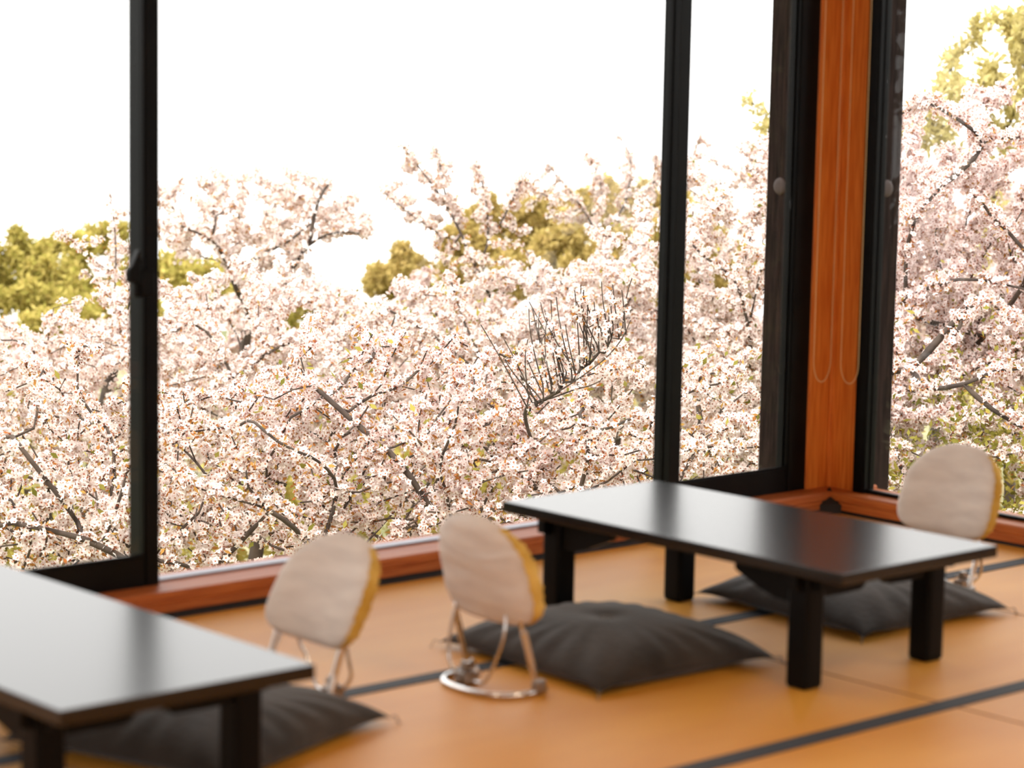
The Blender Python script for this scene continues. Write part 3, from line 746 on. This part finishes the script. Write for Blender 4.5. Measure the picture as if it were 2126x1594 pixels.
grow(113, 930, 19.5, [(850, 730, 19.0, 1.3, 1.3, 0.6), (760, 800, 18.0, 1.1, 1.1, 0.5), (980, 780, 18.5, 1.2, 1.2, 0.7), (1020, 700, 20, 1.1, 1.2, 0.5)], (930, 950, 19.0), 1400, 2000,
     'cherry tree in blossom in the centre of the window, below the golden hill trees', green=0.3, limbs=[[(960, 850, 17.6), (1000, 760, 17.5), (960, 660, 17.6), (930, 560, 17.8)], [(990, 770, 17.5), (890, 690, 17.5), (800, 640, 17.7)]], lr=0.018, **mid)
grow(114, 1290, 20.5, [(1230, 660, 20.0, 1.3, 1.4, 0.6), (1330, 720, 19.0, 1.2, 1.2, 0.7), (1130, 760, 18.5, 0.9, 1.0, 0.5), (1340, 530, 21, 0.55, 0.8, 0.45)], (1280, 900, 20.0), 1400, 2100,
     'cherry tree in blossom left of the right black mullion', limbs=[[(1300, 780, 18.4), (1250, 680, 18.4), (1180, 600, 18.6), (1130, 560, 18.8)], [(1260, 690, 18.4), (1330, 590, 18.5)]], lr=0.018, **mid)
grow(115, 1560, 19.2, [(1500, 640, 18.5, 1.1, 1.3, 1.0), (1530, 470, 19.5, 0.9, 1.0, 0.7), (1500, 830, 18.0, 1.1, 1.1, 0.8), (1640, 620, 18.5, 1.2, 1.2, 1.2), (1600, 420, 19.5, 0.6, 0.8, 0.6)], (1540, 990, 18.6), 1500, 2600,
     'tall cherry tree in blossom seen between the right mullion and the corner post', green=0.2, limbs=[[(1560, 760, 17.2), (1530, 590, 17.0), (1470, 540, 17.0), (1430, 500, 17.1)], [(1550, 700, 17.1), (1580, 560, 17.0)]], lr=0.016, **mid)
grow(116, 540, 23.6, [(440, 430, 23.0, 0.75, 0.9, 0.45), (560, 420, 23.5, 0.8, 0.9, 0.42), (370, 470, 23.0, 0.35, 0.7, 0.40), (650, 430, 23.5, 0.45, 0.6, 0.35), (720, 480, 23.5, 0.25, 0.5, 0.2), (510, 385, 23.0, 0.7, 0.6, 0.25), (430, 520, 23.0, 0.45, 0.6, 0.25), (580, 560, 23.0, 0.5, 0.6, 0.22)], (520, 650, 23.2), 700, 1600,
     'open-crowned cherry tree with dark forked limbs standing above the blossom against the sky', D=0.14, fsize=0.046, spread=0.075, per=5, tip=0.006, bronze=3.0, lr=0.030, cap=0.045,
     limbs=[[(490, 600, 22.2), (470, 545, 22.2), (440, 500, 22.1), (375, 468, 22.1)], [(492, 560, 22.2), (540, 530, 22.1), (600, 500, 22.1), (650, 460, 22.1)], [(560, 640, 22.4), (600, 570, 22.3), (640, 510, 22.2), (700, 482, 22.2), (762, 488, 22.2)], [(440, 505, 22.1), (450, 440, 22.1)], [(640, 515, 22.2), (660, 420, 22.2), (690, 370, 22.2)]])
grow(117, 1040, 22.5, [(920, 410, 22.0, 0.5, 0.7, 0.40), (1050, 440, 22.0, 0.45, 0.6, 0.35), (1000, 560, 21.5, 0.5, 0.7, 0.25), (1000, 380, 22.0, 0.30, 0.4, 0.30)], (1030, 640, 22.0), 520, 1150,
     'slender cherry tree with thin flowering shoots rising above the golden trees', D=0.13, fsize=0.042, spread=0.045, per=3, tip=0.005, bronze=2.0, lr=0.014, cap=0.03,
     limbs=[[(990, 560, 21.7), (940, 450, 21.7), (880, 360, 21.7), (820, 285, 21.7)], [(940, 500, 21.7), (860, 450, 21.7), (800, 400, 21.7)], [(930, 440, 21.7), (915, 350, 21.7), (900, 290, 21.7)], [(1010, 520, 21.7), (1010, 420, 21.7), (985, 330, 21.7)], [(1030, 480, 21.7), (1080, 380, 21.7), (1100, 350, 21.7)]])
grow(118, 1330, 24.5, [(1190, 440, 24.0, 0.5, 0.8, 0.22), (1290, 370, 24.5, 0.3, 0.4, 0.25), (1340, 420, 24.0, 0.8, 0.9, 0.42), (1450, 440, 24.0, 0.7, 0.8, 0.6)], (1310, 620, 24.2), 560, 1050,
     'twiggy cherry tree in thin blossom on the skyline left of the right mullion', D=0.14, fsize=0.044, spread=0.05, per=4, bronze=2.4, lr=0.012,
     limbs=[[(1220, 450, 24.0), (1160, 370, 24.0), (1125, 325, 24.0)], [(1290, 440, 24.0), (1310, 330, 24.0), (1270, 270, 24.0)], [(1250, 430, 24.0), (1240, 360, 24.0), (1215, 320, 24.0)], [(1350, 400, 24.0), (1362, 320, 24.0)], [(1400, 400, 24), (1440, 320, 24), (1462, 262, 24)]])
grow(119, 720, 27.5, [(680, 680, 27, 1.8, 1.6, 0.55), (870, 640, 27, 1.4, 1.4, 0.5), (560, 650, 27, 1.2, 1.2, 0.5)], (720, 800, 27), 700, 1900,
     'distant mauve-pink cherry tree behind the centre trees', D=0.25, fsize=0.055, spread=0.10, pink=True, bronze=7.0)
grow(120, 270, 21, [(225, 560, 20.5, 0.4, 0.5, 0.35), (255, 500, 21.0, 0.25, 0.3, 0.30)], (250, 700, 20.8), 130, 150,
     'thin flowering cherry shoots left of the left mullion, in front of the olive trees', D=0.14, fsize=0.044, spread=0.05, per=5, tip=0.004, lr=0.006,
     limbs=[[(270, 600, 19.5), (200, 545, 19.0), (150, 500, 19.0), (115, 480, 19.0)], [(240, 640, 19.5), (240, 500, 20.0), (225, 380, 20.0)]])
# nearly bare spray of grey twigs
tw = [[(1090, 860, 11.5), (1130, 830, 11.3), (1180, 800, 11.2), (1250, 750, 11.2), (1290, 705, 11.2), (1315, 650, 11.2)], [(1130, 832, 11.3), (1190, 810, 11.3), (1240, 795, 11.3), (1262, 770, 11.3)]]
Rt = np.random.default_rng(5)
for k in range(36):
    f = (k + Rt.uniform(0, 0.8)) / 36; x0 = 1095 + 205 * f; y0 = 855 - 165 * f ** 1.15; ln = Rt.uniform(110, 235) * (1 - 0.35 * f); an = math.radians(Rt.uniform(98, 138) - 22 * f)
    dz = Rt.uniform(-0.10, 0.10); ca, sa = math.cos(an), math.sin(an); cu = Rt.uniform(-0.05, 0.22)
    tw.append([(x0, y0, 11.25 + dz * 0.2), (x0 + ca * ln * 0.4, y0 - sa * ln * 0.4, 11.25 + dz * 0.6), (x0 + ca * ln * 0.75 + cu * ln * 0.2, y0 - sa * ln * 0.75, 11.25 + dz), (x0 + ca * ln + cu * ln * 0.6, y0 - sa * ln, 11.25 + dz)])
grow(121, 1150, 12.6, [(1200, 690, 11.3, 0.24, 0.14, 0.16), (1110, 730, 11.4, 0.14, 0.14, 0.12)], (1120, 960, 13.4), 260, 40,
     'nearly bare grey twiggy tree top among the blossom, left of the right mullion', D=0.06, tip=0.0026, up=0.5, bronze=1.0, lr=0.0052, cap=0.010, limbs=tw)
# -- behind the side window
side = dict(cap=0.04, D=0.15, fsize=0.044, spread=0.07, pink=True)
grow(131, 1800, 17.8, [(2000, 420, 17.0, 1.3, 1.2, 0.85), (2130, 330, 17.5, 1.2, 1.1, 0.7), (1900, 300, 17.5, 0.5, 0.8, 0.45), (2080, 560, 16.5, 1.2, 1.2, 0.8), (1890, 600, 17.0, 0.8, 1.0, 0.8), (2240, 480, 17, 1.0, 1.0, 1.2), (1950, 470, 17.6, 0.6, 0.8, 0.6)], (1850, 900, 17.2), 1900, 4600,
     'big pink cherry tree in full blossom filling the side window', lr=0.02,
     limbs=[[(2126, 590, 15.6), (2060, 450, 15.4), (2015, 400, 15.4)], [(1870, 640, 15.8), (1990, 580, 15.4), (2126, 600, 15.3)], [(1880, 640, 15.8), (1890, 480, 15.6), (1960, 380, 15.5)], [(2040, 300, 15.7), (1960, 230, 15.6), (1890, 200, 15.7)]], **side)
grow(132, 1900, 16.6, [(1950, 720, 16.0, 1.1, 1.1, 0.5), (2110, 700, 16.0, 0.8, 1.0, 0.4), (1900, 840, 15.5, 0.6, 0.8, 0.45)], (1880, 980, 16.2), 900, 1500,
     'lower cherry tree with a long crooked limb behind the far right chair', green=0.5, lr=0.026,
     limbs=[[(1830, 800, 14.5), (1890, 770, 14.3), (1920, 806, 14.0), (2000, 798, 13.9), (2070, 770, 13.9), (2150, 765, 13.9)], [(1850, 900, 14.6), (1880, 1000, 14.4)], [(2000, 800, 13.9), (2060, 850, 13.9), (2126, 890, 13.9)], [(2010, 640, 14.5), (1960, 730, 14.3)]], **side)
grow(133, 2080, 15.4, [(2050, 960, 15.0, 1.1, 1.0, 0.6), (1900, 1020, 14.6, 0.6, 0.8, 0.4), (2170, 1000, 14.5, 0.7, 0.8, 0.6)], (2060, 1190, 15.2), 800, 1150,
     'leafy cherry tree with fresh green leaves and few flowers, low in the side window', D=0.12, green=4.2, bronze=1.5)
grow(134, 2480, 16.5, [(2480, 520, 16.5, 1.5, 1.4, 0.9), (2440, 760, 16, 1.5, 1.3, 0.8), (2500, 980, 15, 1.3, 1.2, 0.8)], (2480, 1150, 15.8), 1100, 2400,
     'pink cherry tree in blossom past the right edge of the picture', green=0.4, **side)
grow(135, -330, 17.5, [(-330, 820, 17.0, 1.5, 1.4, 0.8), (-380, 1040, 16.0, 1.5, 1.3, 0.8)], (-330, 1180, 16.5), 900, 1900,
     'pale cherry tree in blossom past the left edge of the picture', green=0.3, **mid)
# -- distant blossom closing the view
for i, (px, py, d, w) in enumerate([(-20, 760, 31, 'the left sash'), (330, 770, 30, 'the left mullion'), (700, 800, 31, 'the left chair'), (1050, 790, 30, 'the table corner'), (1400, 760, 30, 'the right mullion'), (1750, 700, 29, 'the corner post'), (2080, 640, 28, 'the far right chair'), (1980, 480, 26, 'the beaded chains')]):
    grow(140 + i, px, d, [(px, py, d, 2.1, 1.6, 0.9), (px + 60, py + 110, d - 1, 2.0, 1.5, 0.7)], (px, py + 170, d), 420, 1000,
         'distant cherry tree in blossom far down the slope, in line with ' + w, D=0.3, fsize=0.075, spread=0.14, bronze=5, pink=True, per=6)
# -- leafy trees beyond
leafy_tree(201, [B(60, 560, 40, 1.5, 1.6, 0.85), (B(200, 560, 41, 1.0, 1.2, 0.95)), B(-60, 560, 40, 1.2, 1.5, 0.9), B(20, 660, 38, 2.2, 2.0, 0.7), B(190, 650, 38, 1.4, 1.6, 0.7)], gbase(90, 41), at(90, 700, 40), 70000, 'olive_green',
           'rounded olive-green trees on the skyline at the far left', lsize=0.125, natt=520)
leafy_tree(202, [B(860, 560, 38, 0.9, 1.0, 0.5), B(790, 600, 38, 0.55, 0.8, 0.45), B(930, 540, 38, 0.9, 0.9, 0.6), B(1100, 450, 39, 1.0, 1.2, 0.5), B(1180, 430, 39, 0.9, 1.0, 0.4), B(1000, 560, 38, 1.5, 1.2, 0.7)], gbase(980, 39.5), at(980, 640, 38.8), 64000, 'olive',
           'golden olive tree on the hill in the centre of the window', lsize=0.115, natt=480)
leafy_tree(203, [B(1250, 450, 36, 1.1, 1.1, 0.6), B(1360, 450, 36, 1.0, 1.0, 0.5), B(1200, 560, 35, 1.3, 1.2, 0.6), B(1450, 560, 35, 1.5, 1.2, 0.9)], gbase(1280, 37), at(1280, 650, 36.4), 40000, 'olive',
           'golden-brown tree on the hill just left of the right mullion', lsize=0.115, natt=360)
leafy_tree(204, [B(2030, 200, 24, 0.5, 0.6, 0.25), B(2110, 60, 24.5, 0.36, 0.5, 0.5), B(1960, 170, 24.5, 0.16, 0.4, 0.2), B(2140, 150, 24, 0.4, 0.6, 0.5), B(1900, 260, 24, 0.25, 0.5, 0.4), B(2200, 100, 24, 0.5, 0.6, 0.8)], gbase(2060, 25), at(2080, 330, 24.4), 6000, 'pale_olive',
           'pale yellow-green tree rising above the blossom in the side window', lsize=0.11, natt=230, D=0.16, clump=0.11)
leafy_tree(205, [B(640, 620, 40, 0.8, 0.8, 0.25), B(430, 600, 34, 1.0, 1.0, 0.45), B(380, 560, 34, 0.7, 1.0, 0.35), B(560, 650, 40, 1.2, 0.9, 0.25)], gbase(600, 40.5), at(600, 680, 40), 12000, 'olive_green',
           'low green tree behind the forked cherry tree', lsize=0.15, natt=200)
leafy_tree(206, [B(1575, 240, 26, 0.2, 0.4, 0.3), B(1600, 330, 26, 0.25, 0.4, 0.4)], gbase(1620, 26.5), at(1610, 420, 26.2), 1000, 'pale_olive',
           'thin pale green shoots left of the corner post, above the blossom', lsize=0.10, natt=50, D=0.16, clump=0.09)
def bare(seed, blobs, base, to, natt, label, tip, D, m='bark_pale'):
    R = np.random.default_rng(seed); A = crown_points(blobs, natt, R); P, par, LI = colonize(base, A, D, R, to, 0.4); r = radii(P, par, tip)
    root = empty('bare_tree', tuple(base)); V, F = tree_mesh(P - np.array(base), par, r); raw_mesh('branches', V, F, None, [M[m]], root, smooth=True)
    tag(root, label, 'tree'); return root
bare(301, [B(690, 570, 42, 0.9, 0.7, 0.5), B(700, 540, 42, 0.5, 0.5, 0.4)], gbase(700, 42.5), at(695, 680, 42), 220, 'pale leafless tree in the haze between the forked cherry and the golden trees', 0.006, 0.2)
# under-storey shrubs closing the view between the trunks
spots = [(-60, 21.5, 'far left edge'), (250, 22, 'left mullion'), (560, 21.5, 'left chair'), (870, 22, 'middle chair'), (1180, 21.5, 'right table corner'), (1480, 22, 'right sash'), (1790, 20, 'corner post'), (2100, 19.5, 'right picture edge')]
for k, (px, d, w) in enumerate(spots):
    c = at(px, 1020, d)
    leafy_tree(400 + k, [((c[0], c[1], c[2] - 0.3), (1.0, 1.0, 0.9)), ((c[0] + 0.2, c[1] - 0.3, c[2] - 1.2), (1.0, 1.0, 0.9))], gbase(px, d), (c[0], c[1], c[2] - 1.3), 5200, 'olive_green',
               'green shrub low behind the cherry trees, in line with the ' + w, lsize=0.12, natt=120, D=0.25, name='garden_shrub', group='green shrubs under the cherry trees', clump=0.25)

# unseen dark evergreens added at both sides to darken reflections in the window panes
for k, (ang, d, w) in enumerate([(-52, 11, 'farthest right'), (-38, 12, 'right'), (-24, 13, 'near right'), (-8, 14, 'right of the cherry trees'), (12, 15, 'just right of the side window view'), (100, 13, 'left of the view'), (116, 12, 'farther left'), (132, 12, 'farthest left')]):
    a = math.radians(ang); x, y = 6.3 * (ang < 60) + d * math.cos(a), 5.4 * (ang > 60) + d * math.sin(a)
    leafy_tree(500 + k, [((x, y, -1.0), (1.7, 1.7, 1.9)), ((x, y, 1.6), (1.5, 1.5, 1.8)), ((x, y, 4.0), (0.9, 0.9, 1.5))], (x, y, ZG - 0.1), (x, y, -2.4), 9000, 'evergreen',
               'unseen dark evergreen added to darken pane reflections, ' + w, lsize=0.32, natt=240, D=0.4, name='reflection_evergreen', group='unseen evergreens added to darken pane reflections', clump=0.45)
